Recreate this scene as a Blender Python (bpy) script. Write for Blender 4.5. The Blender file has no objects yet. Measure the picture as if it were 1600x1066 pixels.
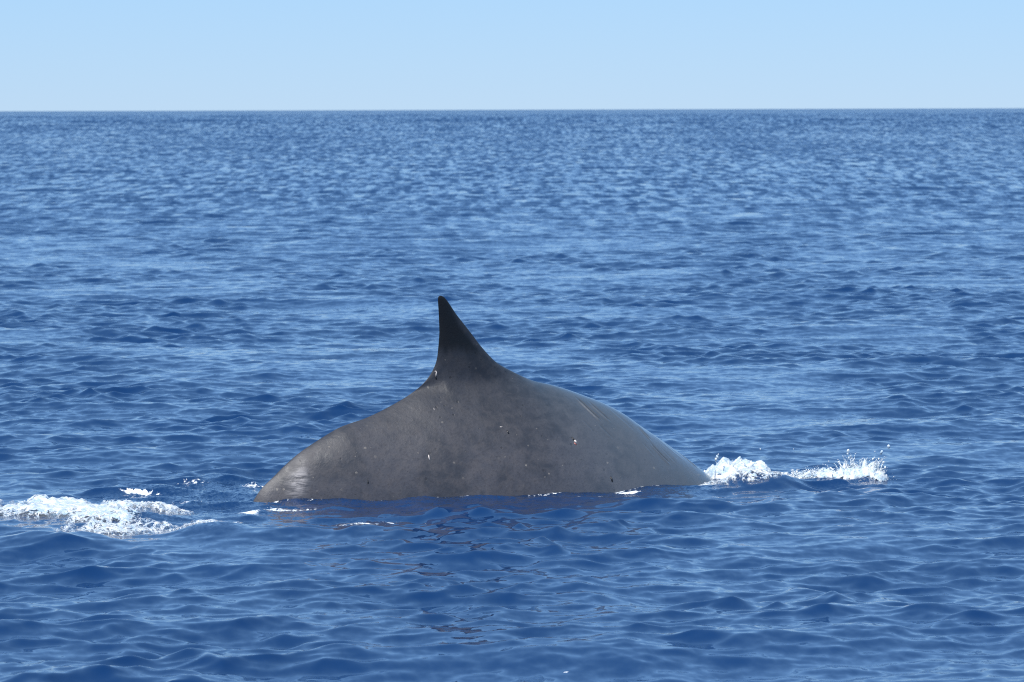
import bpy, math, random
import numpy as np
from mathutils import Vector, Matrix

random.seed(7)
rng = np.random.default_rng(7)
scene = bpy.context.scene
COL = scene.collection

# ------------------------------------------------------------------ camera
CAM_H = 3.9
FOCAL = 155.8
cam_d = bpy.data.cameras.new('camera')
cam_d.lens = FOCAL
cam_d.sensor_width = 36.0
cam_d.clip_start = 0.5
cam_d.clip_end = 120000
cam = bpy.data.objects.new('camera', cam_d)
COL.objects.link(cam)
PITCH = math.radians(2.99)
ROLL = math.radians(0.17)
cam.matrix_world = (Matrix.Translation((0, 0, CAM_H))
                    @ Matrix.Rotation(math.pi / 2 - PITCH, 4, 'X')
                    @ Matrix.Rotation(-ROLL, 4, 'Z'))
cam_d.dof.use_dof = True
cam_d.dof.focus_distance = 43.0
cam_d.dof.aperture_fstop = 6.0
scene.camera = cam

# ------------------------------------------------------------------ sky, sun, exposure
SUN_EL = math.radians(63)
SUN_AZ = math.radians(-160)          # clockwise from +Y, the direction the camera looks
world = bpy.data.worlds.new('World')
scene.world = world
world.use_nodes = True
wn = world.node_tree
wn.nodes.clear()
sky = wn.nodes.new('ShaderNodeTexSky')
sky.sky_type = 'NISHITA'
sky.sun_disc = False
sky.sun_elevation = SUN_EL
sky.sun_rotation = SUN_AZ
sky.altitude = 0
sky.air_density = 0.9
sky.dust_density = 0.0
sky.ozone_density = 10.0
tint = wn.nodes.new('ShaderNodeMix')
tint.data_type = 'RGBA'
tint.blend_type = 'MULTIPLY'
tint.inputs[0].default_value = 1.0
tint.inputs[7].default_value = (0.44, 0.46, 0.60, 1)
bg = wn.nodes.new('ShaderNodeBackground')
bg.inputs[1].default_value = 0.1
wo = wn.nodes.new('ShaderNodeOutputWorld')
wn.links.new(sky.outputs[0], tint.inputs[6])
sky_fill = wn.nodes.new('ShaderNodeMix')          # even colour added to the whole sky to brighten the sea's reflections
sky_fill.data_type = 'RGBA'
sky_fill.blend_type = 'ADD'
sky_fill.inputs[0].default_value = 1.0
sky_fill.inputs[7].default_value = (1.2, 2.36, 3.4, 1)
wn.links.new(tint.outputs[2], sky_fill.inputs[6])
wn.links.new(sky_fill.outputs[2], bg.inputs[0])
wn.links.new(bg.outputs[0], wo.inputs[0])

sd = bpy.data.lights.new('sun', 'SUN')
sd.energy = 4.5
sd.angle = math.radians(0.53)
sd.color = (1.0, 0.96, 0.9)
sun = bpy.data.objects.new('sun', sd)
COL.objects.link(sun)
to_sun = Vector((math.sin(SUN_AZ) * math.cos(SUN_EL), math.cos(SUN_AZ) * math.cos(SUN_EL), math.sin(SUN_EL)))
sun.rotation_euler = to_sun.to_track_quat('Z', 'Y').to_euler()
sun.location = to_sun * 100

scene.view_settings.view_transform = 'Standard'
scene.view_settings.look = 'None'
scene.view_settings.gamma = 1.0
scene.view_settings.use_curve_mapping = False
scene.view_settings.exposure = 0.32
scene.cycles.use_denoising = False
scene.cycles.filter_width = 1.1
scene.cycles.max_bounces = 6
scene.cycles.sample_clamp_indirect = 5.0

# ------------------------------------------------------------------ survey helpers (photo pixel -> place)
R3 = np.array(cam.matrix_world.to_3x3())
C0 = np.array([0.0, 0.0, CAM_H])
FPX = 1600 * FOCAL / 36.0


def ray(px, py):
    d = R3 @ np.array([(px - 800) / FPX, -(py - 533) / FPX, -1.0])
    return d / np.linalg.norm(d)


def on_water(px, py, z=0.0):
    d = ray(px, py)
    t = (z - C0[2]) / d[2]
    p = C0 + d * t
    return float(p[0]), float(p[1])


# ------------------------------------------------------------------ material helpers
def new_mat(name):
    m = bpy.data.materials.new(name)
    m.use_nodes = True
    nt = m.node_tree
    nt.nodes.clear()
    out = nt.nodes.new('ShaderNodeOutputMaterial')
    return m, nt, out


class NB:
    """small node builder"""
    def __init__(self, nt):
        self.nt = nt

    def n(self, t, **kw):
        nd = self.nt.nodes.new(t)
        for k, v in kw.items():
            setattr(nd, k, v)
        return nd

    def link(self, a, b):
        self.nt.links.new(a, b)

    def _in(self, sock, v):
        if hasattr(v, 'is_output'):
            self.link(v, sock)
        elif v is not None:
            sock.default_value = v

    def math(self, op, a, b=None, c=None, clamp=False):
        nd = self.n('ShaderNodeMath', operation=op, use_clamp=clamp)
        self._in(nd.inputs[0], a)
        if b is not None:
            self._in(nd.inputs[1], b)
        if c is not None:
            self._in(nd.inputs[2], c)
        return nd.outputs[0]

    def vmath(self, op, a, b=None, scale=None):
        nd = self.n('ShaderNodeVectorMath', operation=op)
        self._in(nd.inputs[0], a)
        if b is not None:
            self._in(nd.inputs[1], b)
        if scale is not None:
            self._in(nd.inputs['Scale'], scale)
        return nd.outputs[0]

    def noise(self, vec, scale, detail=3, rough=0.5, dist=0.0, color=False):
        nd = self.n('ShaderNodeTexNoise')
        self._in(nd.inputs['Vector'], vec)
        nd.inputs['Scale'].default_value = scale
        nd.inputs['Detail'].default_value = detail
        nd.inputs['Roughness'].default_value = rough
        nd.inputs['Distortion'].default_value = dist
        return nd.outputs['Color' if color else 'Fac']

    def attr(self, name, out='Fac'):
        nd = self.n('ShaderNodeAttribute', attribute_name=name)
        return nd.outputs[out]

    def mix(self, fac, a, b, blend='MIX'):
        nd = self.n('ShaderNodeMix', data_type='RGBA', blend_type=blend)
        self._in(nd.inputs[0], fac)
        self._in(nd.inputs[6], a)
        self._in(nd.inputs[7], b)
        return nd.outputs[2]

    def ramp(self, v, a, b, lo=0.0, hi=1.0, smooth=True):
        nd = self.n('ShaderNodeMapRange', interpolation_type='SMOOTHSTEP' if smooth else 'LINEAR')
        self._in(nd.inputs[0], v)
        nd.inputs[1].default_value = a
        nd.inputs[2].default_value = b
        nd.inputs[3].default_value = lo
        nd.inputs[4].default_value = hi
        return nd.outputs[0]

    def mapping(self, vec, scale=(1, 1, 1), rot=(0, 0, 0), loc=(0, 0, 0)):
        nd = self.n('ShaderNodeMapping')
        self._in(nd.inputs[0], vec)
        nd.inputs['Location'].default_value = loc
        nd.inputs['Rotation'].default_value = rot
        nd.inputs['Scale'].default_value = scale
        return nd.outputs[0]


def mesh_from_grid(name, V, nr, nc, mat, extra_faces=None, wrap=False, attrs=None, parent=None):
    """V: (nr*nc(+extra),3)"""
    idx = np.arange(nr * nc, dtype=np.int32).reshape(nr, nc)
    if wrap:
        a = idx[:-1, :]
        b = np.roll(idx, -1, axis=1)[:-1, :]
        c = np.roll(idx, -1, axis=1)[1:, :]
        d = idx[1:, :]
    else:
        a, b, c, d = idx[:-1, :-1], idx[:-1, 1:], idx[1:, 1:], idx[1:, :-1]
    F = np.stack([a, b, c, d], axis=-1).reshape(-1, 4)
    if extra_faces is not None:
        F = np.concatenate([F, extra_faces])
    return mesh_np(name, V, F, mat, attrs, parent)


def mesh_np(name, V, F, mat, attrs=None, parent=None):
    me = bpy.data.meshes.new(name)
    k = F.shape[1]
    me.vertices.add(len(V))
    me.vertices.foreach_set('co', np.ascontiguousarray(V, dtype=np.float32).ravel())
    me.loops.add(F.size)
    me.loops.foreach_set('vertex_index', np.ascontiguousarray(F, dtype=np.int32).ravel())
    me.polygons.add(len(F))
    me.polygons.foreach_set('loop_start', np.arange(0, F.size, k, dtype=np.int32))
    me.polygons.foreach_set('loop_total', np.full(len(F), k, dtype=np.int32))
    me.update(calc_edges=True)
    me.polygons.foreach_set('use_smooth', np.ones(len(F), dtype=bool))
    for an, av in (attrs or {}).items():
        at = me.attributes.new(an, 'FLOAT', 'POINT')
        at.data.foreach_set('value', np.ascontiguousarray(av, dtype=np.float32).ravel())
    me.materials.append(mat)
    o = bpy.data.objects.new(name, me)
    COL.objects.link(o)
    if parent is not None:
        o.parent = parent
    return o


# ------------------------------------------------------------------ numpy noise
_perm = rng.permutation(4096)


def vnoise(x, y, seed=0):
    """smooth value noise in 2-D, range -1..1"""
    xi = np.floor(x).astype(np.int64)
    yi = np.floor(y).astype(np.int64)
    fx = x - xi
    fy = y - yi
    fx = fx * fx * fx * (fx * (fx * 6 - 15) + 10)
    fy = fy * fy * fy * (fy * (fy * 6 - 15) + 10)

    def h(a, b):
        return _perm[(_perm[(a + seed * 131) & 4095] + b * 7) & 4095] / 2047.5 - 1.0
    v00, v10, v01, v11 = h(xi, yi), h(xi + 1, yi), h(xi, yi + 1), h(xi + 1, yi + 1)
    return (v00 * (1 - fx) + v10 * fx) * (1 - fy) + (v01 * (1 - fx) + v11 * fx) * fy


def fbm(x, y, octaves=4, gain=0.5, seed=0, ridged=False):
    s = np.zeros_like(x, dtype=float)
    a = 1.0
    t = 0.0
    for i in range(octaves):
        v = vnoise(x * 2 ** i + 17.3 * i, y * 2 ** i - 9.1 * i, seed + i)
        if ridged:
            v = 1 - 2 * np.abs(v)
        s += a * v
        t += a
        a *= gain
    return s / t


def sstep(a, b, x):
    t = np.clip((x - a) / (b - a), 0, 1)
    return t * t * (3 - 2 * t)


# ------------------------------------------------------------------ the sea surface (sum of wind waves)
N_W = 330
lam = np.exp(rng.uniform(math.log(0.14), math.log(13.0), N_W))
lam.sort()
octs = np.array([0.14, 0.32, 0.64, 1.3, 2.6, 5.2, 13.0])
oslope = np.array([0.080, 0.112, 0.080, 0.046, 0.028, 0.020])
band = np.clip(np.searchsorted(octs, lam) - 1, 0, 5)
cnt = np.bincount(band, minlength=6)
slope_i = oslope[band] / np.sqrt(cnt[band])
kk = 2 * np.pi / lam
amp = slope_i * math.sqrt(2) / kk
WIND = math.radians(-68)
spread = np.where(lam < 1.3, 1.05, 0.7)
th = WIND + rng.normal(0, 1, N_W) * spread
kx = kk * np.cos(th)
ky = kk * np.sin(th)
ph = rng.uniform(0, 2 * np.pi, N_W)
CHOP = 1.15
SWELL = [(random.uniform(38, 120), random.uniform(0.12, 0.3), WIND + random.uniform(-0.9, 0.9), random.uniform(0, 6.28)) for _ in range(9)]

# swells and mounds raised by the whale: (photo x, photo y, height, half length x, half depth y)
MOUNDS = []
for (px, py, hgt, sx, sy) in [
    (70, 850, 0.10, 0.75, 0.6),
    (215, 812, 0.10, 0.45, 0.8),
    (330, 835, 0.09, 0.35, 0.5),
    (500, 842, 0.09, 1.1, 0.38),
    (250, 790, -0.05, 0.6, 0.8),
    (1170, 760, 0.125, 0.32, 0.34),
    (1225, 762, 0.07, 0.25, 0.5),
    (1010, 792, 0.06, 0.6, 0.5),
    (740, 800, 0.05, 0.5, 0.5),
    (1330, 778, 0.05, 0.6, 0.5),
]:
    x0, y0 = on_water(px, py)
    MOUNDS.append((x0, y0, hgt, sx, sy))


def sea_disp(x, y, spacing):
    """x, y arrays; spacing array = local mesh spacing, used to leave out waves the mesh cannot carry"""
    x = x.astype(np.float64)
    dx = np.zeros_like(x)
    dy = np.zeros_like(x)
    dz = np.zeros_like(x)
    mod = np.clip(1.0 + 1.4 * fbm(x / 3.0, y / 5.0, 3, 0.6, 31), 0.25, 2.2)
    calm = None
    if y.min() < 56 and y.max() > 34:      # the whale's bulk and wake flatten the longer waves round it
        calm = 1.0 - 0.75 * np.exp(-((x + 1.0) / 6.5) ** 4 - ((y - 44.0) / 4.5) ** 4)
    smin, smax = float(spacing.min()), float(spacing.max())
    for i in range(N_W):
        if lam[i] < 2.4 * smin:
            continue
        p = kx[i] * x + ky[i] * y + ph[i]
        a = amp[i]
        if lam[i] < 4.0 * smax:
            w = np.clip((lam[i] / spacing - 2.4) / 1.6, 0, 1)
        else:
            w = 1.0
        if lam[i] < 2.0:
            w = w * mod
        elif calm is not None:
            w = w * calm
        c = np.cos(p) * w
        s = np.sin(p) * w
        dz += a * c
        q = CHOP * a
        dx -= q * kx[i] / kk[i] * s
        dy -= q * ky[i] / kk[i] * s
    if y.max() > 250:                      # long ocean swell that shows against the sky far out
        far = sstep(250, 1400, np.hypot(x, y))
        for (L_, a_, d_, p_) in SWELL:
            dz += far * a_ * np.cos(2 * np.pi / L_ * (x * math.cos(d_) + y * math.sin(d_)) + p_)
    for (x0, y0, hgt, sx, sy) in MOUNDS:
        r2 = ((x - x0) / sx) ** 2 + ((y - y0) / sy) ** 2
        dz += hgt * np.exp(-r2)
    return dx, dy, dz


# foam lying flat on the water: (photo x, photo y, half length m, half depth m, strength)
FOAM_SPOTS = []
for (px, py, sx, sy, st) in [
    (220, 768, 0.20, 0.10, 0.9), (150, 776, 0.45, 0.20, 0.8), (60, 783, 0.22, 0.2, 0.8),
    (300, 752, 0.2, 0.12, 0.6), (400, 758, 0.2, 0.12, 0.7), (330, 762, 0.15, 0.12, 0.5), (290, 782, 0.3, 0.15, 0.5),
    (388, 800, 0.14, 0.16, 1.0), (440, 796, 0.25, 0.16, 0.7), (480, 796, 0.15, 0.12, 0.6), (530, 790, 0.18, 0.14, 0.7),
    (565, 820, 0.2, 0.12, 0.8), (620, 814, 0.24, 0.10, 0.8), (540, 822, 0.3, 0.10, 0.55),
    (680, 772, 0.14, 0.1, 0.6), (712, 768, 0.10, 0.12, 0.8), (760, 766, 0.12, 0.12, 0.6), (650, 778, 0.2, 0.1, 0.5),
    (798, 767, 0.10, 0.10, 0.7), (845, 759, 0.20, 0.12, 0.95), (870, 757, 0.10, 0.08, 0.8), (925, 774, 0.13, 0.12, 0.95),
    (978, 770, 0.14, 0.12, 0.95), (890, 768, 0.25, 0.15, 0.5), (1010, 760, 0.12, 0.08, 0.5), (1070, 754, 0.15, 0.12, 0.95),
    (1110, 756, 0.25, 0.10, 0.6), (1230, 752, 0.3, 0.12, 0.6), (890, 1045, 0.05, 0.08, 0.5),
]:
    x0, y0 = on_water(px, py)
    FOAM_SPOTS.append((x0, y0, sx, sy, st))
CHURN_SPOTS = []
for (px, py, sx, sy, st) in [
    (310, 775, 0.9, 2.2, 0.7), (200, 805, 0.6, 0.9, 1.0), (325, 825, 0.35, 0.7, 1.0), (430, 800, 0.5, 0.6, 0.5),
    (700, 785, 0.9, 0.9, 0.45), (880, 768, 0.6, 0.6, 0.6), (1160, 752, 0.45, 0.6, 1.2), (1220, 748, 0.3, 0.8, 1.0),
    (560, 818, 0.5, 0.4, 0.4), (1330, 755, 0.5, 0.4, 0.5),
]:
    x0, y0 = on_water(px, py)
    CHURN_SPOTS.append((x0, y0, sx, sy, st))


def spots(S, x, y):
    f = np.zeros_like(x)
    for (x0, y0, sx, sy, st) in S:
        f = np.maximum(f, st * np.exp(-(((x - x0) / sx) ** 2 + ((y - y0) / sy) ** 2)))
    return f


# ------------------------------------------------------------------ sea material
def make_sea_mat():
    m, nt, out = new_mat('sea_water')
    b = NB(nt)
    geo = b.n('ShaderNodeNewGeometry')
    pos = geo.outputs['Position']
    # ripples finer than the mesh carries, as slope noise; amounts come from what the mesh left out
    slope = None
    rotz = WIND
    for i, (sc, an) in enumerate([(9.0, 'left_a'), (5.0, 'left_b'), (1.8, 'left_c'), (0.6, 'left_d')]):
        mp = b.mapping(pos, scale=(1.0, 0.55, 1.0), rot=(0, 0, -rotz), loc=(3.1 * i, 7.7 * i, 0))
        c = b.noise(mp, sc, 2.0, 0.55, 0.3, color=True)
        v = b.vmath('SUBTRACT', c, (0.5, 0.5, 0.5))
        v = b.vmath('SCALE', v, scale=b.attr(an))
        slope = v if slope is None else b.vmath('ADD', slope, v)
    # churned, broken water beside the whale
    c = b.noise(b.mapping(pos, scale=(1.0, 0.6, 1.0)), 26.0, 3.0, 0.6, 0.6, color=True)
    v = b.vmath('SUBTRACT', c, (0.5, 0.5, 0.5))
    v = b.vmath('SCALE', v, scale=b.math('MULTIPLY', b.attr('churn'), 1.9))
    slope = b.vmath('ADD', slope, v)
    # wave groups too small and far for the mesh: their lee faces lean towards -Y
    g1 = b.noise(b.mapping(pos, scale=(0.45, 0.045, 1.0), rot=(0, 0, 0.05)), 1.0, 4.0, 0.6, 0.3)
    g2 = b.noise(b.mapping(pos, scale=(0.05, 0.006, 1.0)), 1.0, 3.0, 0.55, 0.3)
    lean = b.math('MULTIPLY', b.ramp(b.math('ADD', g1, b.math('MULTIPLY', g2, 0.5)), 0.60, 0.90, -0.01, -0.28), b.math('MULTIPLY', b.attr('left_c'), 1.5))
    g3 = b.noise(b.mapping(pos, scale=(1.5, 0.15, 1.0), rot=(0, 0, -0.06)), 1.0, 3.0, 0.6, 0.4)
    lean3 = b.math('MULTIPLY', b.ramp(g3, 0.36, 0.66, 0.05, -0.22), b.math('MULTIPLY', b.math('SUBTRACT', b.attr('left_b'), 0.11), 9.0))
    lean = b.math('ADD', b.math('MULTIPLY', lean, 0.7), lean3)
    cmb = b.n('ShaderNodeCombineXYZ')
    b.link(lean, cmb.inputs[1])
    slope = b.vmath('ADD', slope, cmb.outputs[0])
    flat = b.vmath('MULTIPLY', slope, (1.0, 1.0, 0.0))
    nrm = b.vmath('NORMALIZE', b.vmath('ADD', geo.outputs['Normal'], flat))

    # foam: lacy, from noise thresholded by the foam attribute
    fn = b.noise(b.mapping(pos, scale=(1.0, 0.5, 1.0)), 19.0, 5.0, 0.68, 0.8)
    foam = b.ramp(b.math('ADD', fn, b.math('MULTIPLY', b.attr('foam'), 0.50)), 0.74, 0.86)
    foam = b.math('MULTIPLY', foam, b.ramp(b.attr('foam'), 0.05, 0.2))

    big = b.noise(pos, 0.25, 3.0, 0.5)
    col = b.mix(big, (0.003, 0.022, 0.080, 1), (0.004, 0.029, 0.102, 1))
    aer = b.ramp(b.attr('churn'), 0.1, 1.2, 0.0, 0.15)
    col = b.mix(aer, col, (0.03, 0.09, 0.20, 1))
    p = b.n('ShaderNodeBsdfPrincipled')
    b._in(p.inputs['Base Color'], col)
    p.inputs['Roughness'].default_value = 0.07
    p.inputs['IOR'].default_value = 1.34
    b._in(p.inputs['Normal'], nrm)
    tr = b.n('ShaderNodeBsdfTransparent')
    tr.inputs[0].default_value = (0.35, 0.52, 0.72, 1)
    fr = b.n('ShaderNodeFresnel')
    fr.inputs[0].default_value = 1.333
    b._in(fr.inputs['Normal'], nrm)
    clear = b.math('MULTIPLY', b.attr('clear'), b.math('SUBTRACT', 1.0, fr.outputs[0]), clamp=True)
    mx = b.n('ShaderNodeMixShader')
    b._in(mx.inputs[0], clear)
    b.link(p.outputs[0], mx.inputs[1])
    b.link(tr.outputs[0], mx.inputs[2])
    f = b.n('ShaderNodeBsdfPrincipled')
    f.inputs['Base Color'].default_value = (0.82, 0.86, 0.88, 1)
    f.inputs['Roughness'].default_value = 0.5
    b._in(f.inputs['Normal'], nrm)
    mf = b.n('ShaderNodeMixShader')
    b._in(mf.inputs[0], foam)
    b.link(mx.outputs[0], mf.inputs[1])
    b.link(f.outputs[0], mf.inputs[2])
    b.link(mf.outputs[0], out.inputs[0])
    return m


def make_foam_mat(name, hole=1.0):
    m, nt, out = new_mat(name)
    b = NB(nt)
    geo = b.n('ShaderNodeNewGeometry')
    pos = geo.outputs['Position']
    bmp = b.n('ShaderNodeBump')
    bmp.inputs['Strength'].default_value = 0.6
    bmp.inputs['Distance'].default_value = 0.02
    b._in(bmp.inputs['Height'], b.noise(pos, 45.0, 4.0, 0.6))
    p = b.n('ShaderNodeBsdfPrincipled')
    c = b.mix(b.ramp(b.noise(pos, 14.0, 4.0, 0.6), 0.35, 0.6), (0.46, 0.60, 0.72, 1), (0.84, 0.86, 0.87, 1))
    b._in(p.inputs['Base Color'], c)
    p.inputs['Roughness'].default_value = 0.35
    b.link(bmp.outputs[0], p.inputs['Normal'])
    t = b.n('ShaderNodeBsdfTranslucent')
    t.inputs[0].default_value = (0.86, 0.92, 0.95, 1)
    mx = b.n('ShaderNodeMixShader')
    mx.inputs[0].default_value = 0.22
    b.link(p.outputs[0], mx.inputs[1])
    b.link(t.outputs[0], mx.inputs[2])
    # lace: thin froth has holes that show the water under it
    warp = b.vmath('SCALE', b.noise(pos, 7.0, 3.0, 0.6, color=True), scale=0.25)
    lv = b.vmath('ADD', b.mapping(pos, scale=(1.0, 0.55, 1.0)), warp)
    vo = b.n('ShaderNodeTexVoronoi', feature='DISTANCE_TO_EDGE')
    vo.inputs['Scale'].default_value = 13.0
    b._in(vo.inputs['Vector'], lv)
    web = b.ramp(vo.outputs['Distance'], 0.0, 0.35, 1.0, 0.0, smooth=False)
    fin = b.noise(lv, 24.0, 5.0, 0.65, 0.5)
    cover = b.math('ADD', b.math('ADD', b.math('MULTIPLY', web, 0.40), fin), b.math('MULTIPLY', b.attr('thick'), hole))
    alpha = b.ramp(cover, 0.76, 1.06)
    tp = b.n('ShaderNodeBsdfTransparent')
    ma = b.n('ShaderNodeMixShader')
    b._in(ma.inputs[0], alpha)
    b.link(tp.outputs[0], ma.inputs[1])
    b.link(mx.outputs[0], ma.inputs[2])
    b.link(ma.outputs[0], out.inputs[0])
    return m


SEA = make_sea_mat()
FOAM = make_foam_mat('foam_lace', 0.5)
FROTH = make_foam_mat('froth_white', 3.0)
DROP = FROTH

# ------------------------------------------------------------------ whale geometry frame
YAW = math.radians(30)
W0 = np.array([-0.39, 45.45, 0.0])
U = np.array([math.cos(YAW), math.sin(YAW), 0.0])      # towards the head
Nn = np.array([math.sin(YAW), -math.cos(YAW), 0.0])    # towards the camera side


def to_whale(px, py):
    """photo pixel on the whale's mid plane -> (s, z)"""
    d = ray(px, py)
    t = np.dot(W0 - C0, Nn) / np.dot(d, Nn)
    p = C0 + d * t - W0
    return float(np.dot(p, U)), float(p[2])


BODY = [(380, 812), (387, 798), (394, 786), (407.5, 765), (427.5, 745), (445, 727.5), (465, 710), (490, 692.5), (525, 671), (545, 662.5),
        (570, 654), (595, 642.5), (620, 629), (640, 617.5), (660, 607), (690, 595), (730, 585), (775, 583), (815, 589.5), (835, 596), (860, 601),
        (885, 608.5), (910, 617.5), (935, 627.5), (960, 641), (985, 659), (1010, 676), (1035, 694), (1060, 712.5),
        (1085, 732.5), (1097, 744), (1120, 766), (1145, 796)]
OUT = [(380, 812), (387, 798), (394, 786), (407.5, 765), (427.5, 745), (445, 727.5), (465, 710), (490, 692.5), (525, 671), (545, 662.5),
       (570, 654), (595, 642.5), (620, 629), (638, 618), (656, 604.5), (669, 590.5), (677.5, 576), (682.4, 562), (684.6, 545), (686.3, 524),
       (686.8, 505), (685.4, 486), (684.4, 472), (684.4, 466), (685.5, 463.2), (688, 462.2), (692, 463.2), (696, 466.5), (701.5, 473.8), (712.6, 490.7), (725.7, 507.5),
       (738.8, 524.4), (750, 539.4), (761.4, 552.6), (772.6, 564), (784, 571.8), (797, 578.8), (815.8, 588), (835, 595.5), (860, 601),
       (885, 608.5), (910, 617.5), (935, 627.5), (960, 641), (985, 659), (1010, 676), (1035, 694), (1060, 712.5),
       (1085, 732.5), (1097, 744), (1120, 766), (1145, 796)]


def smooth_curve(pts, n):
    """Catmull-Rom through pts, resampled evenly by length"""
    P = np.array(pts, float)
    P = np.vstack([2 * P[0] - P[1], P, 2 * P[-1] - P[-2]])
    outp = []
    for i in range(1, len(P) - 2):
        t = np.linspace(0, 1, 24, endpoint=False)[:, None]
        a, b_, c, d = P[i - 1], P[i], P[i + 1], P[i + 2]
        outp.append(0.5 * ((2 * b_) + (-a + c) * t + (2 * a - 5 * b_ + 4 * c - d) * t ** 2 + (-a + 3 * b_ - 3 * c + d) * t ** 3))
    Q = np.vstack(outp + [P[-2][None]])
    L = np.concatenate([[0], np.cumsum(np.linalg.norm(np.diff(Q, axis=0), axis=1))])
    tt = np.linspace(0, L[-1], n)
    return np.stack([np.interp(tt, L, Q[:, 0]), np.interp(tt, L, Q[:, 1])], 1)


body_sz = smooth_curve([to_whale(*p) for p in BODY], 600)
out_sz = smooth_curve([to_whale(*p) for p in OUT], 760)
s_lo, s_hi = out_sz[0, 0], out_sz[-1, 0]
Z_BOT = -0.85


def s_of(px):
    return to_whale(px, 700)[0]


WID = [(380, 0.10), (395, 0.13), (430, 0.20), (480, 0.32), (560, 0.50), (680, 0.74), (800, 0.92), (950, 1.08), (1145, 1.15)]
HGT = [(380, 0.8), (430, 1.2), (480, 1.6), (560, 2.2), (680, 2.9), (800, 3.2), (950, 3.3), (1145, 3.2)]
QEX = [(380, 0.85), (430, 0.80), (480, 0.74), (560, 0.74), (640, 0.86), (680, 0.95), (740, 0.95), (800, 0.80), (860, 0.62), (950, 0.52), (1145, 0.5)]


def tab(T, s):
    xs = np.array([s_of(p[0]) for p in T])
    ys = np.array([p[1] for p in T])
    g = np.linspace(xs[0] - 0.6, xs[-1] + 0.6, 400)
    v = np.interp(g, xs, ys)
    k = np.exp(-0.5 * (np.arange(-40, 41) * (g[1] - g[0]) / 0.16) ** 2)
    v = np.convolve(np.pad(v, 40, mode='edge'), k / k.sum(), mode='valid')
    return np.interp(s, g, v)


# fin edges by height
pk = int(np.argmax(out_sz[:, 1]))
i0 = int(np.argmin(np.abs(out_sz[:pk, 0] - s_of(600))))
i1 = pk + int(np.argmin(np.abs(out_sz[pk:, 0] - s_of(880))))
finL = out_sz[i0:pk + 1]
finR = out_sz[pk:i1 + 1][::-1]
zL = np.maximum.accumulate(finL[:, 1])
zR = np.maximum.accumulate(finR[:, 1])
z_tip = out_sz[pk, 1]
z_base = to_whale(700, 590)[1]


def half_width(s, z):
    zt = np.interp(s, body_sz[:, 0], body_sz[:, 1])
    w = tab(WID, s)
    H = tab(HGT, s)
    q = tab(QEX, s)
    t = np.clip((zt - z) / (H / 2), 0, 1)
    body = w * np.power(np.clip(1 - (1 - t) ** 2, 0, 1), q)
    xl = np.interp(z, zL, finL[:, 0])
    xr = np.interp(z, zR, finR[:, 0])
    ch = np.maximum(xr - xl, 1e-3)
    xi = np.clip((xr - s) / ch, 0, 1)
    prof = np.power(xi, 0.55) * np.power(1 - xi, 0.75) / 0.39
    up = np.clip((z_tip - z) / (z_tip - z_base), 0, 1.6)
    T = 0.012 + 0.050 * up + 0.10 * np.clip(up - 0.5, 0, None) ** 2 * 2.2
    fin = T * prof * sstep(z_base - 0.16, z_base + 0.06, z) * ((s > xl) & (s < xr))
    return (body ** 2.6 + fin ** 2.6) ** (1 / 2.6)


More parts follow.
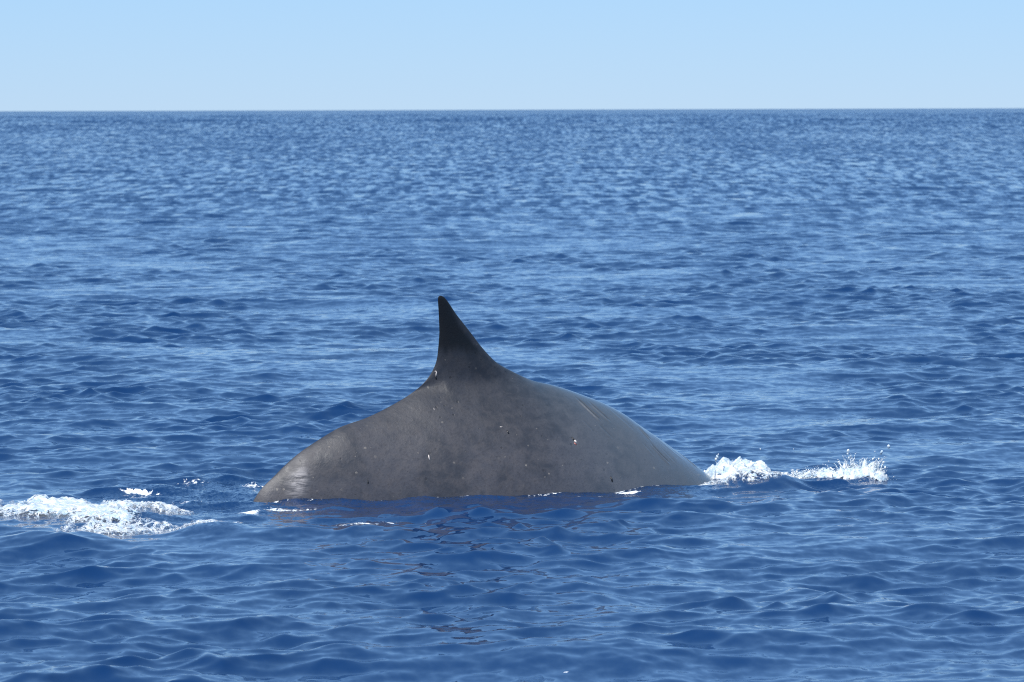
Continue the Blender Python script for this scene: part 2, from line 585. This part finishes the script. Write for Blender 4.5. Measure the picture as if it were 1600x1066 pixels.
def build_whale():
    nc = len(out_sz)
    nr = 110
    L = np.concatenate([[0], np.cumsum(np.linalg.norm(np.diff(out_sz, axis=0), axis=1))])
    # foot of each line on the keel side: mostly by s, partly by length so the fin's lines fan out
    mono = np.maximum.accumulate(out_sz[:, 0])
    foot = 0.55 * mono + 0.45 * (s_lo + (s_hi - s_lo) * L / L[-1])
    ker = np.hanning(61)
    ker /= ker.sum()
    foot = np.convolve(np.pad(foot, 30, mode='edge'), ker, mode='valid')
    foot = np.clip(foot, s_lo, s_hi)
    v = np.linspace(0, 1, nr)[:, None] ** 1.8
    S = out_sz[None, :, 0] * (1 - v) + foot[None] * v
    Z = out_sz[None, :, 1] * (1 - v) + Z_BOT * v
    for _ in range(400):
        S[1:-1, 1:-1] += 0.5 * (0.5 * (S[1:-1, 2:] + S[1:-1, :-2]) - S[1:-1, 1:-1]) * np.linspace(0, 1, nr)[1:-1, None]
        Z[1:-1, 1:-1] += 0.5 * (0.5 * (Z[1:-1, 2:] + Z[1:-1, :-2]) - Z[1:-1, 1:-1]) * np.linspace(0, 1, nr)[1:-1, None]
    Y = half_width(S, Z)
    Y[0] = 0
    # soften the join of fin and body
    for _ in range(45):
        Y[1:-1, 1:-1] = 0.5 * Y[1:-1, 1:-1] + 0.125 * (Y[:-2, 1:-1] + Y[2:, 1:-1] + Y[1:-1, :-2] + Y[1:-1, 2:])
    # fine skin relief: long soft dents, fold lines and scratches
    fold = np.zeros_like(Y)
    for (x0, y0, x1, y1, wd, dp) in SCRATCH:
        a = np.array(to_whale(x0, y0))
        c = np.array(to_whale(x1, y1))
        dvec = c - a
        ln = np.linalg.norm(dvec)
        dvec /= ln
        rs, rz = S - a[0], Z - a[1]
        al = rs * dvec[0] + rz * dvec[1]
        ac = rs * -dvec[1] + rz * dvec[0] + 0.012 * np.sin(al * 9)
        end = sstep(-0.04, 0.03, al) * sstep(ln + 0.04, ln - 0.03, al)
        fold += 1.15 * dp * end * (np.exp(-(ac / wd) ** 2) - 0.8 * np.exp(-((ac - 1.6 * wd) / wd) ** 2))
    fade = sstep(0.0, 0.08, np.minimum(Y, 1))
    rel = 0.006 * fbm(S * 2.2, Z * 2.2, 3, 0.5, 5) + 0.0022 * fbm(S * 11, Z * 11, 3, 0.55, 9)
    Yf = Y + fade * (rel + fold)
    Yb = Y + fade * rel
    front = np.stack([S, -Yf, Z], -1).reshape(-1, 3)
    back = np.stack([S, Yb, Z], -1).reshape(-1, 3)[nc:]
    V = np.vstack([front, back])
    idx = np.arange(nr * nc).reshape(nr, nc)
    F1 = np.stack([idx[:-1, :-1], idx[1:, :-1], idx[1:, 1:], idx[:-1, 1:]], -1).reshape(-1, 4)
    jdx = np.vstack([idx[0][None], (np.arange((nr - 1) * nc) + nr * nc).reshape(nr - 1, nc)])
    F2 = np.stack([jdx[:-1, :-1], jdx[:-1, 1:], jdx[1:, 1:], jdx[1:, :-1]], -1).reshape(-1, 4)
    F3 = np.stack([idx[-1, :-1], jdx[-1, :-1], jdx[-1, 1:], idx[-1, 1:]], -1)
    F4 = np.stack([idx[:-1, 0], jdx[:-1, 0], jdx[1:, 0], idx[1:, 0]], -1)[1:]
    F5 = np.stack([idx[:-1, -1], idx[1:, -1], jdx[1:, -1], jdx[:-1, -1]], -1)[1:]
    F = np.vstack([F1, F2, F3, F4, F5])
    S2 = np.concatenate([S.ravel(), S.ravel()[nc:]])
    Z2 = np.concatenate([Z.ravel(), Z.ravel()[nc:]])
    # pigment masks
    fin_s, fin_z = to_whale(700, 548)
    rag = 0.05 * fbm(S2 * 12, Z2 * 5, 4, 0.65, 21) + 0.03 * fbm(S2 * 40, Z2 * 9, 2, 0.6, 22)
    xr = np.interp(Z2, zR, finR[:, 0])
    lead = xr - S2
    dark = (0.35 * sstep(fin_z - 0.32, fin_z + 0.1, Z2) + 0.65 * sstep(fin_z - 0.06, fin_z + 0.08, Z2 + rag)) * sstep(0.05, 0.13, lead + 0.3 * rag + 0.10 * sstep(fin_z + 0.2, fin_z + 0.45, Z2))
    sc_s, sc_z = to_whale(455, 752)
    a = math.radians(62)
    rs, rz = S2 - sc_s, Z2 - sc_z
    ru = rs * math.cos(a) + rz * math.sin(a)
    rv = -rs * math.sin(a) + rz * math.cos(a)
    scuff = np.exp(-((ru / 0.15) ** 2 + (rv / 0.075) ** 2) ** 1.2)
    mot = fbm(S2 * 3.0, Z2 * 3.0, 4, 0.55, 41) * 0.5 + 0.5
    wob = np.vstack([V])[:, :]
    return mesh_np('whale', V, F, WHALE, {'fin_dark': dark, 'scuff': scuff, 'mottle': mot, 'line': np.concatenate([fold.ravel(), np.zeros((nr - 1) * nc)]) * 90})


SCRATCH = [  # photo px from, to, width m, depth m
    (881, 624, 898, 650, 0.012, 0.018), (899, 630, 914, 652, 0.012, 0.013), (893, 662, 906, 678, 0.012, 0.006),
    (966, 664, 976, 680, 0.011, 0.012), (972, 692, 992, 716, 0.011, 0.012), (992, 700, 1006, 716, 0.010, 0.004),
    (1040, 703, 1058, 724, 0.011, 0.014), (1048, 702, 1066, 726, 0.008, 0.004), (955, 690, 968, 706, 0.010, 0.004),
    (870, 655, 880, 668, 0.012, 0.004), (1000, 680, 1030, 712, 0.014, 0.004), (930, 640, 950, 668, 0.016, 0.003),
]


def make_whale_mat():
    m, nt, out = new_mat('wet_whale_skin')
    b = NB(nt)
    tc = b.n('ShaderNodeTexCoord')
    ob = tc.outputs['Object']
    mot = b.attr('mottle')
    n1 = b.noise(ob, 9.0, 5.0, 0.6, 0.4)
    n2 = b.noise(ob, 38.0, 4.0, 0.6)
    c = b.mix(b.ramp(mot, 0.36, 0.64), (0.030, 0.033, 0.040, 1), (0.052, 0.053, 0.060, 1))
    c = b.mix(b.ramp(n1, 0.35, 0.7, 0.0, 0.5), c, (0.070, 0.065, 0.066, 1))
    c = b.mix(b.ramp(n2, 0.45, 0.75, 0.0, 0.55), c, (0.028, 0.027, 0.030, 1))
    # pale and dark pinprick scars
    vo = b.n('ShaderNodeTexVoronoi')
    vo.inputs['Scale'].default_value = 13.0
    vo.inputs['Randomness'].default_value = 1.0
    b._in(vo.inputs['Vector'], b.vmath('ADD', ob, b.vmath('SCALE', b.noise(ob, 30.0, 2.0, 0.5, color=True), scale=0.02)))
    sep = b.n('ShaderNodeSeparateColor')
    b.link(vo.outputs['Color'], sep.inputs[0])
    r = b.math('ADD', b.math('MULTIPLY', sep.outputs[0], 0.17), 0.03)
    spot = b.ramp(b.math('SUBTRACT', vo.outputs['Distance'], r), -0.02, 0.03, 1.0, 0.0)
    pale = b.math('MULTIPLY', spot, b.math('GREATER_THAN', sep.outputs[1], 0.62))
    darks = b.math('MULTIPLY', spot, b.math('LESS_THAN', sep.outputs[1], 0.30))
    lown = b.ramp(b.noise(ob, 1.6, 2.0, 0.5), 0.42, 0.6)
    pale = b.math('MULTIPLY', pale, lown)
    c = b.mix(b.math('MULTIPLY', pale, b.math('MULTIPLY', sep.outputs[2], 0.9)), c, (0.20, 0.18, 0.15, 1))
    c = b.mix(b.math('MULTIPLY', darks, 0.6), c, (0.02, 0.02, 0.022, 1))
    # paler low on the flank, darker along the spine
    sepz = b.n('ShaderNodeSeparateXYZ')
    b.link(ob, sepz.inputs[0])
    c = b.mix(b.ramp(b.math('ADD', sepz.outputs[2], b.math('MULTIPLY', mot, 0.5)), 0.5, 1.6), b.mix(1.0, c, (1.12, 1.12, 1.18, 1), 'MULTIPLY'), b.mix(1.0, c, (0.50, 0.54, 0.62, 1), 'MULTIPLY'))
    # sky sheen on the forward back, painted into the skin colour as paler grey
    sheen_paint = b.ramp(b.math('ADD', b.math('ADD', sepz.outputs[0], b.math('MULTIPLY', sepz.outputs[2], 0.35)), b.math('MULTIPLY', n1, 0.5)), 0.75, 2.1, 0.0, 0.6)
    c = b.mix(sheen_paint, c, (0.074, 0.088, 0.106, 1))
    ln = b.attr('line')
    c = b.mix(b.math('MULTIPLY', ln, 0.16, clamp=True), c, (0.15, 0.16, 0.175, 1))
    c = b.mix(b.math('MULTIPLY', ln, -0.7, clamp=True), c, (0.028, 0.030, 0.034, 1))
    # scuffed pale patch on the tail stock
    st = b.noise(b.mapping(ob, scale=(3.0, 1.0, 14.0), rot=(0, math.radians(40), 0)), 3.0, 4.0, 0.6, 0.5)
    sc = b.math('MULTIPLY', b.attr('scuff'), b.ramp(st, 0.35, 0.65, 0.1, 1.0))
    c = b.mix(sc, c, (0.33, 0.31, 0.31, 1))
    # dark upper fin
    c = b.mix(b.attr('fin_dark'), c, (0.006, 0.007, 0.009, 1))
    # water still running off the forward back: a thin glossy film
    film = b.ramp(b.math('ADD', sepz.outputs[0], b.math('MULTIPLY', n1, 0.5)), 0.2, 1.4, 0.0, 1.0)
    p = b.n('ShaderNodeBsdfPrincipled')
    p.inputs['Coat Roughness'].default_value = 0.18
    p.inputs['Coat IOR'].default_value = 1.5
    b._in(p.inputs['Coat Weight'], film)
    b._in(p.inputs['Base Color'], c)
    rr = b.ramp(n1, 0.3, 0.7, 0.42, 0.54)
    b._in(p.inputs['Roughness'], rr)
    p.inputs['IOR'].default_value = 1.40
    p.inputs['Specular IOR Level'].default_value = 0.38
    bmp = b.n('ShaderNodeBump')
    bmp.inputs['Strength'].default_value = 0.35
    bmp.inputs['Distance'].default_value = 0.006
    hgt = b.math('ADD', n2, b.math('MULTIPLY', b.math('SUBTRACT', pale, darks), 0.6))
    hgt = b.math('ADD', hgt, b.math('MULTIPLY', b.math('MULTIPLY', b.attr('scuff'), st), 3.0))
    b._in(bmp.inputs['Height'], hgt)
    b.link(bmp.outputs[0], p.inputs['Normal'])
    b.link(p.outputs[0], out.inputs[0])
    return m


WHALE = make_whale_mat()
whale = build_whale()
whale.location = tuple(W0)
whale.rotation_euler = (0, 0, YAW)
whale['label'] = 'dark grey whale back arching out of the water with a pointed dorsal fin'
whale['category'] = 'whale'

# ------------------------------------------------------------------ small wounds and barnacles on the skin
def simple_mat(name, col, rough=0.4):
    m, nt, out = new_mat(name)
    b = NB(nt)
    p = b.n('ShaderNodeBsdfPrincipled')
    geo = b.n('ShaderNodeNewGeometry')
    nz = b.noise(geo.outputs['Position'], 60.0, 3.0, 0.6)
    c = b.mix(nz, tuple(v * 0.7 for v in col) + (1,), tuple(min(1, v * 1.25) for v in col) + (1,))
    b._in(p.inputs['Base Color'], c)
    p.inputs['Roughness'].default_value = rough
    b.link(p.outputs[0], out.inputs[0])
    return m


PALE = simple_mat('pale_scar_tissue', (0.62, 0.55, 0.50))
PINK = simple_mat('raw_pink_wound', (0.35, 0.12, 0.10))
PIT = simple_mat('dark_pit', (0.012, 0.012, 0.014))


def tube_on_skin(name, pts, rad, mat, label=None):
    """a low tapering ridge that follows the near flank through photo points"""
    P = []
    for (px, py) in pts:
        s, z = to_whale(px, py)
        for _ in range(4):     # the flank stands proud of the mid plane; walk along the sight line
            yv = float(half_width(np.array([s]), np.array([z]))[0])
            d = ray(px, py)
            q = W0 + Nn * yv
            t = np.dot(q - C0, Nn) / np.dot(d, Nn)
            w = C0 + d * t - W0
            s, z = float(np.dot(w, U)), float(w[2])
        P.append((s, -yv, z))
    P = np.array(P)
    n = len(P)
    seg = 8
    V = []
    for i in range(n):
        a = P[max(i - 1, 0)]
        c = P[min(i + 1, n - 1)]
        tdir = (c - a) / max(np.linalg.norm(c - a), 1e-6)
        nrm = np.array([0, -1.0, 0.25])
        nrm -= tdir * np.dot(nrm, tdir)
        nrm /= np.linalg.norm(nrm)
        bi = np.cross(tdir, nrm)
        r = rad * (0.35 + 0.65 * math.sin(math.pi * (i + 0.6) / (n + 0.2))) * random.uniform(0.8, 1.15)
        for k in range(seg):
            an = 2 * math.pi * k / seg
            V.append(P[i] + bi * math.cos(an) * r + nrm * math.sin(an) * r * 0.6)
    V.append(P[0]); V.append(P[-1])
    V = np.array(V)
    me = bpy.data.meshes.new(name)
    faces = []
    for i in range(n - 1):
        for k in range(seg):
            k2 = (k + 1) % seg
            faces.append((i * seg + k, i * seg + k2, (i + 1) * seg + k2, (i + 1) * seg + k))
    for k in range(seg):
        k2 = (k + 1) % seg
        faces.append((n * seg, k2, k))
        faces.append((n * seg + 1, (n - 1) * seg + k, (n - 1) * seg + k2))
    me.from_pydata([tuple(v) for v in V], [], faces)
    for p in me.polygons:
        p.use_smooth = True
    me.materials.append(mat)
    o = bpy.data.objects.new(name, me)
    COL.objects.link(o)
    o.parent = whale
    if label:
        o['label'] = label
    return o


tube_on_skin('scar', [(679.2, 580.5), (681, 580), (682, 582), (681.3, 585), (681.6, 588)], 0.007, PALE, 'small white hooked scar at the rear foot of the fin')
tube_on_skin('scar', [(680, 586), (681.5, 590), (681.5, 593)], 0.007, PIT, 'dark pit under the white hooked scar')
tube_on_skin('wound', [(893.5, 683), (896, 686), (898, 689)], 0.010, PIT, 'dark bite wound on the forward flank')
tube_on_skin('wound', [(897.5, 688), (899, 689.5), (900.5, 692)], 0.012, PALE, 'white centre of the bite wound')
tube_on_skin('wound', [(897, 692), (899, 694), (901, 695)], 0.008, PINK, 'pink edge of the bite wound')
tube_on_skin('scar', [(669.8, 711), (670.3, 715), (671.2, 719)], 0.007, PALE, 'short upright white scar on the middle flank')
tube_on_skin('scar', [(792, 672), (794, 675), (795, 678)], 0.009, PIT, 'dark round pit below the fin')
tube_on_skin('scar', [(781, 667), (783, 667.5), (785, 667)], 0.004, PALE, 'tiny pale fleck below the fin')
tube_on_skin('scar', [(575, 751), (575.5, 753), (575, 756)], 0.008, PIT, 'dark pit low on the rear flank')
tube_on_skin('scar', [(954, 745), (956, 749), (957, 753)], 0.010, PIT, 'dark pit near the waterline on the forward flank')
tube_on_skin('scar', [(701, 594), (702, 596)], 0.006, PALE, 'pale dot below the fin')
tube_on_skin('scar', [(678, 638), (678.5, 641)], 0.005, PALE, 'pale dot on the upper rear flank')

# ------------------------------------------------------------------ sea mesh
def whale_gap(x, y):
    """signed distance-like value: metres from the whale's waterline section (positive outside)"""
    rx, ry = x - W0[0], y - W0[1]
    s = rx * U[0] + ry * U[1]
    n = np.abs(rx * Nn[0] + ry * Nn[1])
    yw = half_width(np.clip(s, s_lo, s_hi), np.full_like(s, -0.03))
    zt = np.interp(s, body_sz[:, 0], body_sz[:, 1])
    g = n - yw
    g = np.where(zt < -0.03, np.maximum(g, (-zt)), g)
    return g


def build_sea():
    rr = [0.4]
    while rr[-1] < 27.0:
        rr.append(rr[-1] + max(0.10, min(0.9, (27.0 - rr[-1]) * 0.08)))
    while rr[-1] < 3400:
        D = rr[-1]
        rr.append(D + (0.046 if D < 55 else 0.046 * (D / 55) ** 1.45))
    while rr[-1] < 60000:
        rr.append(rr[-1] * 1.12)
    r = np.array(rr)
    dr = np.gradient(r)
    A = 0.00066
    half = math.radians(8.6)
    a = list(np.arange(-half, half, A))
    right = [a[-1]]
    st = A
    while right[-1] < math.pi:
        st *= 1.12
        right.append(right[-1] + st)
    right = np.array(right[1:])
    right = a[-1] + (right - a[-1]) * (math.pi * 0.9995 - a[-1]) / (right[-1] - a[-1])
    ang = np.concatenate([-right[::-1], a, right])
    da = np.gradient(ang)
    nr, nc = len(r), len(ang)
    print('sea grid', nr, nc, nr * nc)
    X = (r[:, None] * np.sin(ang)[None]).astype(np.float64)
    Y = (r[:, None] * np.cos(ang)[None]).astype(np.float64)
    SP = np.maximum(dr[:, None] * np.ones(nc)[None], r[:, None] * da[None])
    P = np.empty((nr, nc, 3), np.float32)
    fine = np.zeros((4, nr, nc), np.float32)
    for i in range(0, nr, 64):
        j = min(nr, i + 64)
        dx, dy, dz = sea_disp(X[i:j], Y[i:j], SP[i:j])
        P[i:j, :, 0] = X[i:j] + dx
        P[i:j, :, 1] = Y[i:j] + dy
        P[i:j, :, 2] = dz
    # slope the mesh leaves out, by wave size band
    lims = [(0.0, 0.3), (0.3, 0.8), (0.8, 2.4), (2.4, 7.0)]
    base = [0.20, 0.11, 0.0, 0.0]
    full = [0.20, 0.20, 0.36, 0.50]
    for q, (lo, hi) in enumerate(lims):
        lost = sstep(lo / 4.0 if lo > 0 else 0.02, hi / 2.4, SP)
        fine[q] = base[q] + (full[q] - base[q]) * lost
    foam = np.zeros((nr, nc))
    churn = np.zeros((nr, nc))
    clear = np.zeros((nr, nc))
    near = (r > 30) & (r < 70)
    Xn, Yn = X[near], Y[near]
    foam[near] = spots(FOAM_SPOTS, Xn, Yn)
    churn[near] = spots(CHURN_SPOTS, Xn, Yn)
    g = whale_gap(Xn, Yn)
    clear[near] = 0.5 * sstep(0.22, 0.0, g)
    foam[near] = np.maximum(foam[near], (0.38 + 0.9 * fbm(Xn * 3.2, Yn * 2.2, 4, 0.65, 77)) * sstep(0.22, 0.0, np.abs(g)))
    churn[near] = np.maximum(churn[near], 0.60 * sstep(1.1, 0.1, g) * (Yn < 46.5))
    o = mesh_from_grid('sea', P.reshape(-1, 3), nr, nc, SEA, attrs={
        'left_a': fine[0], 'left_b': fine[1], 'left_c': fine[2], 'left_d': fine[3],
        'foam': foam, 'churn': churn, 'clear': clear})
    o['kind'] = 'structure'
    o['label'] = 'deep blue choppy sea reaching to the horizon'
    return o


sea = build_sea()


# ------------------------------------------------------------------ foam and splashes
def patch(name, px0, py0, px1, py1, hfun, step=0.013, mat=FOAM, parent=None):
    """heightfield of froth riding on the sea surface; where hfun<0 it dips under the water"""
    xs = [on_water(px0, py0)[0], on_water(px0, py1)[0], on_water(px1, py0)[0], on_water(px1, py1)[0]]
    ya, yb = on_water(0.5 * (px0 + px1), py1)[1], on_water(0.5 * (px0 + px1), py0)[1]
    x = np.arange(min(xs), max(xs), step)
    y = np.arange(ya, yb, step * 1.7)
    X, Y = np.meshgrid(x, y)
    dx, dy, dz = sea_disp(X, Y, np.full_like(X, 0.046))
    h, jx, jy, thick = hfun(X, Y)
    V = np.stack([X + dx + jx, Y + dy + jy, dz + h], -1)
    nr, nc = X.shape
    idx = np.arange(nr * nc).reshape(nr, nc)
    F = np.stack([idx[:-1, :-1], idx[:-1, 1:], idx[1:, 1:], idx[1:, :-1]], -1).reshape(-1, 4)
    hv = h.ravel()
    keep = hv[F].max(axis=1) > -0.02
    F = F[keep]
    used = np.unique(F)
    remap = -np.ones(nr * nc, int)
    remap[used] = np.arange(len(used))
    return mesh_np(name, V.reshape(-1, 3)[used], remap[F], mat, {'thick': thick.ravel()[used]}, parent=parent)


def blob_sum(blobs, X, Y):
    e = np.full_like(X, -1.0)
    for (px, py, sx, sy, hh) in blobs:
        x0, y0 = on_water(px, py)
        e = np.maximum(e, hh * (1.0 - 1.35 * (((X - x0) / sx) ** 2 + ((Y - y0) / sy) ** 2)))
    return e


def froth(X, Y, seed, sc=9.0):
    n = fbm(X * sc, Y * sc * 0.6, 4, 0.6, seed, ridged=True)
    m_ = fbm(X * sc * 0.35, Y * sc * 0.22, 3, 0.55, seed + 50)
    return n, m_


def left_foam(X, Y):
    e = blob_sum([(-20, 800, 0.8, 0.9, 0.8), (60, 800, 0.65, 0.9, 0.9), (125, 798, 0.5, 1.1, 1.0), (165, 812, 0.45, 1.1, 0.9),
                  (205, 798, 0.42, 1.0, 0.8), (240, 806, 0.3, 0.7, 0.5), (150, 828, 0.45, 0.6, 0.7), (200, 832, 0.5, 0.5, 0.8), (240, 828, 0.35, 0.5, 0.5), (60, 783, 0.12, 0.2, 0.3)], X, Y)
    n, m_ = froth(X, Y, 3, 7.0)
    f = e + 0.95 * m_ + 0.42 * n - 0.08
    h = np.where(f > 0, 0.014 + 0.042 * np.clip(f, 0, 1) ** 0.7 + 0.030 * n * np.clip(f * 3, 0, 1), np.maximum(f * 0.3, -0.05))
    return h, 0.015 * m_, 0.0 * m_, np.clip(f, 0, 1)


def sparkle_foam(X, Y):  # white foam streaks, partly painted in place of sun glints
    e = blob_sum([(325, 824, 0.30, 0.6, 0.64), (295, 833, 0.25, 0.25, 0.35), (350, 820, 0.2, 0.3, 0.5)], X, Y)
    n = fbm(X * 10 + Y * 3, Y * 7, 4, 0.65, 13, ridged=True)
    f = e + 0.5 * n - 0.32
    h = np.where(f > 0, 0.013 + 0.03 * np.clip(f, 0, 1) ** 0.6, np.maximum(f * 0.3, -0.05))
    return h, 0.0 * n, 0.0 * n, np.clip(f, 0, 1)


def right_foam(X, Y):
    # smooth-crowned heap of froth at the whale's shoulder
    e = blob_sum([(1118, 746, 0.15, 0.35, 0.55), (1138, 744, 0.20, 0.4, 0.9), (1160, 743, 0.20, 0.4, 1.0), (1182, 744, 0.15, 0.35, 0.8), (1192, 748, 0.10, 0.3, 0.4)], X, Y)
    n, m_ = froth(X, Y, 33, 12.0)
    f = e + 0.30 * m_ + 0.20 * n
    h = np.where(f > 0, 0.19 * np.clip(f, 0, 1.2) ** 0.75 + 0.022 * n, np.maximum(f * 0.3, -0.05))
    return h, 0.02 * n, 0.02 * m_, np.clip(f, 0, 1) + 0.15


def shoulder_lace(X, Y):  # lace foam, some of it painted in for glints on churned water
    e = blob_sum([(1178, 759, 0.38, 0.6, 0.78), (1140, 759, 0.3, 0.5, 0.6), (1205, 752, 0.35, 0.5, 0.6), (1235, 748, 0.25, 0.4, 0.6), (1125, 757, 0.25, 0.3, 0.5)], X, Y)
    n = fbm(X * 12, Y * 8, 4, 0.65, 63, ridged=True)
    f = e + 0.5 * n - 0.35
    h = np.where(f > 0, 0.013 + 0.035 * np.clip(f, 0, 1) ** 0.6, np.maximum(f * 0.3, -0.05))
    return h, 0.0 * n, 0.0 * n, np.clip(f, 0, 1)


def far_splash(X, Y):
    e = blob_sum([(1228, 745, 0.2, 0.3, 0.4), (1255, 745, 0.22, 0.3, 0.6), (1285, 747, 0.20, 0.3, 0.6), (1325, 748, 0.24, 0.35, 1.0), (1352, 748, 0.22, 0.35, 1.05),
                  (1375, 750, 0.10, 0.25, 0.5), (1300, 752, 0.3, 0.25, 0.4)], X, Y)
    n, m_ = froth(X, Y, 73, 14.0)
    sp = np.clip(fbm(X * 16, Y * 9, 3, 0.6, 88), 0, 1) ** 1.5
    f = e + 0.3 * m_ + 0.2 * n - 0.1
    h = np.where(f > 0, 0.19 * np.clip(f, 0, 1.2) * (0.65 + 0.9 * sp) + 0.02 * n, np.maximum(f * 0.3, -0.05))
    return h, 0.03 * n, 0.02 * m_, np.clip(f, 0, 1) + 0.05


def droplets(name, items, parent=None, mat=DROP):
    """many small thrown drops as one mesh; items: (x, y, z, r, stretch)"""
    t = (1 + 5 ** 0.5) / 2
    iv = np.array([(-1, t, 0), (1, t, 0), (-1, -t, 0), (1, -t, 0), (0, -1, t), (0, 1, t), (0, -1, -t), (0, 1, -t), (t, 0, -1), (t, 0, 1), (-t, 0, -1), (-t, 0, 1)], float)
    iv /= np.linalg.norm(iv[0])
    fv = np.array([(0, 11, 5), (0, 5, 1), (0, 1, 7), (0, 7, 10), (0, 10, 11), (1, 5, 9), (5, 11, 4), (11, 10, 2), (10, 7, 6), (7, 1, 8),
                   (3, 9, 4), (3, 4, 2), (3, 2, 6), (3, 6, 8), (3, 8, 9), (4, 9, 5), (2, 4, 11), (6, 2, 10), (8, 6, 7), (9, 8, 1)])
    V, F = [], []
    for q, (x, y, z, r, stv) in enumerate(items):
        an = random.uniform(-0.6, 0.6)
        v = iv * np.array([r, r, r * stv]) * rng.uniform(0.75, 1.2, (12, 1))
        vx = v[:, 0] * math.cos(an) + v[:, 2] * math.sin(an)
        vz = -v[:, 0] * math.sin(an) + v[:, 2] * math.cos(an)
        V.append(np.stack([vx + x, v[:, 1] + y, vz + z], -1))
        F.append(fv + 12 * q)
    V = np.vstack(V)
    return mesh_np(name, V, np.vstack(F), mat, {'thick': np.full(len(V), 9.0)}, parent=parent)


def spray(cx, base_py, half, top_px, n, seed, rmin=0.0014, rmax=0.005, power=1.6):
    """drops over a splash: photo x centre, waterline y, half width px, greatest rise px"""
    rs = random.Random(seed)
    L = []
    for _ in range(n):
        u = rs.gauss(0, 0.5)
        if abs(u) > 1.3:
            continue
        px = cx + u * half
        x0, y0 = on_water(px, base_py)
        rise = top_px * max(0.0, 1 - 0.5 * u * u) * (rs.random() ** power) * 0.0065
        r = rmin + (rmax - rmin) * rs.random() ** 3
        L.append((x0, y0 + rs.gauss(0, 0.12), rise, r, rs.uniform(0.9, 1.8)))
    return L


def tag(o, label, cat, kind='stuff', group=None):
    o['label'] = label
    o['category'] = cat
    if kind:
        o['kind'] = kind
    if group:
        o['group'] = group
    return o


f1 = patch('foam', -60, 770, 260, 862, left_foam)
tag(f1, 'broad patch of white churned foam on the water behind the tail end', 'foam')
f2 = patch('foam', 270, 800, 385, 850, sparkle_foam)
tag(f2, 'small glittering foam streaks on the swell between the broad foam and the tail', 'foam')
f3 = patch('splash', 1095, 722, 1215, 762, right_foam, 0.011, FROTH)
tag(f3, 'rounded heap of white froth at the front end of the whale back', 'splash')
f3b = patch('foam', 1100, 736, 1265, 768, shoulder_lace, 0.011)
tag(f3b, 'broken glittering foam on dark water in front of the rounded froth heap', 'foam')
f4 = patch('splash', 1225, 725, 1400, 762, far_splash, 0.011, FROTH)
tag(f4, 'jagged white splash with flying drops, farthest right in front of the whale', 'splash')

def jets(px0, px1, base_py, n, rise_px, seed, lean=0.0):
    """strings of drops thrown along short ballistic arcs, fat at the foot and fine at the tip"""
    rs = random.Random(seed)
    L = []
    for _ in range(n):
        px = rs.uniform(px0, px1)
        x0, y0 = on_water(px, base_py)
        y0 += rs.gauss(0, 0.1)
        top = rise_px * 0.0065 * rs.uniform(0.35, 1.0)
        run = rs.gauss(lean, 0.06)
        m_ = rs.randint(14, 34)
        for q in range(m_):
            u = q / m_ * rs.uniform(0.9, 1.1)
            zz = top * (2 * u - u * u) * 1.0
            r = (0.011 * (1 - u) ** 1.5 + 0.0022) * rs.uniform(0.5, 1.3)
            L.append((x0 + run * u + rs.gauss(0, 0.005), y0 + rs.gauss(0, 0.01), zz, r, rs.uniform(1.0, 2.6)))
    return L


ya = []
ya += jets(1306, 1340, 748, 16, 36, 11, -0.02)
ya += jets(1318, 1332, 748, 7, 46, 12, -0.01)
ya += jets(1340, 1376, 748, 34, 36, 13, 0.05)
ya += jets(1236, 1310, 748, 30, 17, 14, 0.03)
ya += spray(1345, 748, 42, 34, 900, 1, power=2.4)
ya += spray(1325, 748, 10, 40, 120, 2, power=2.2)
ya += spray(1275, 748, 40, 20, 350, 3)
for (px, rise, r) in [(1325, 47, 0.016), (1324.5, 42, 0.011), (1326, 36, 0.012), (1388.5, 54, 0.018), (1377.5, 45, 0.016), (1376.5, 42, 0.010),
                      (1366, 36, 0.008), (1367, 46, 0.006), (1373, 34, 0.010), (1364, 34, 0.010), (1380, 28, 0.012), (1383, 20, 0.014), (1382, 12, 0.012),
                      (1295, 30, 0.006), (1240, 50, 0.005), (1310, 29, 0.008)]:
    x0, y0 = on_water(px, 750)
    ya.append((x0, y0, rise * 0.0065, r, 1.5))
d1 = droplets('spray_drops', ya, parent=f4)
d1['kind'] = 'stuff'
yb_ = spray(1150, 746, 45, 30, 300, 4, power=2.0) + jets(1120, 1195, 746, 22, 26, 15, 0.02)
for (px, rise, r) in [(1121, 37, 0.016), (1118.5, 33, 0.014), (1188, 50, 0.007), (1122, 41, 0.008)]:
    x0, y0 = on_water(px, 750)
    yb_.append((x0, y0, rise * 0.0065, r, 1.6))
d2 = droplets('spray_drops', yb_, parent=f3)
d2['kind'] = 'stuff'
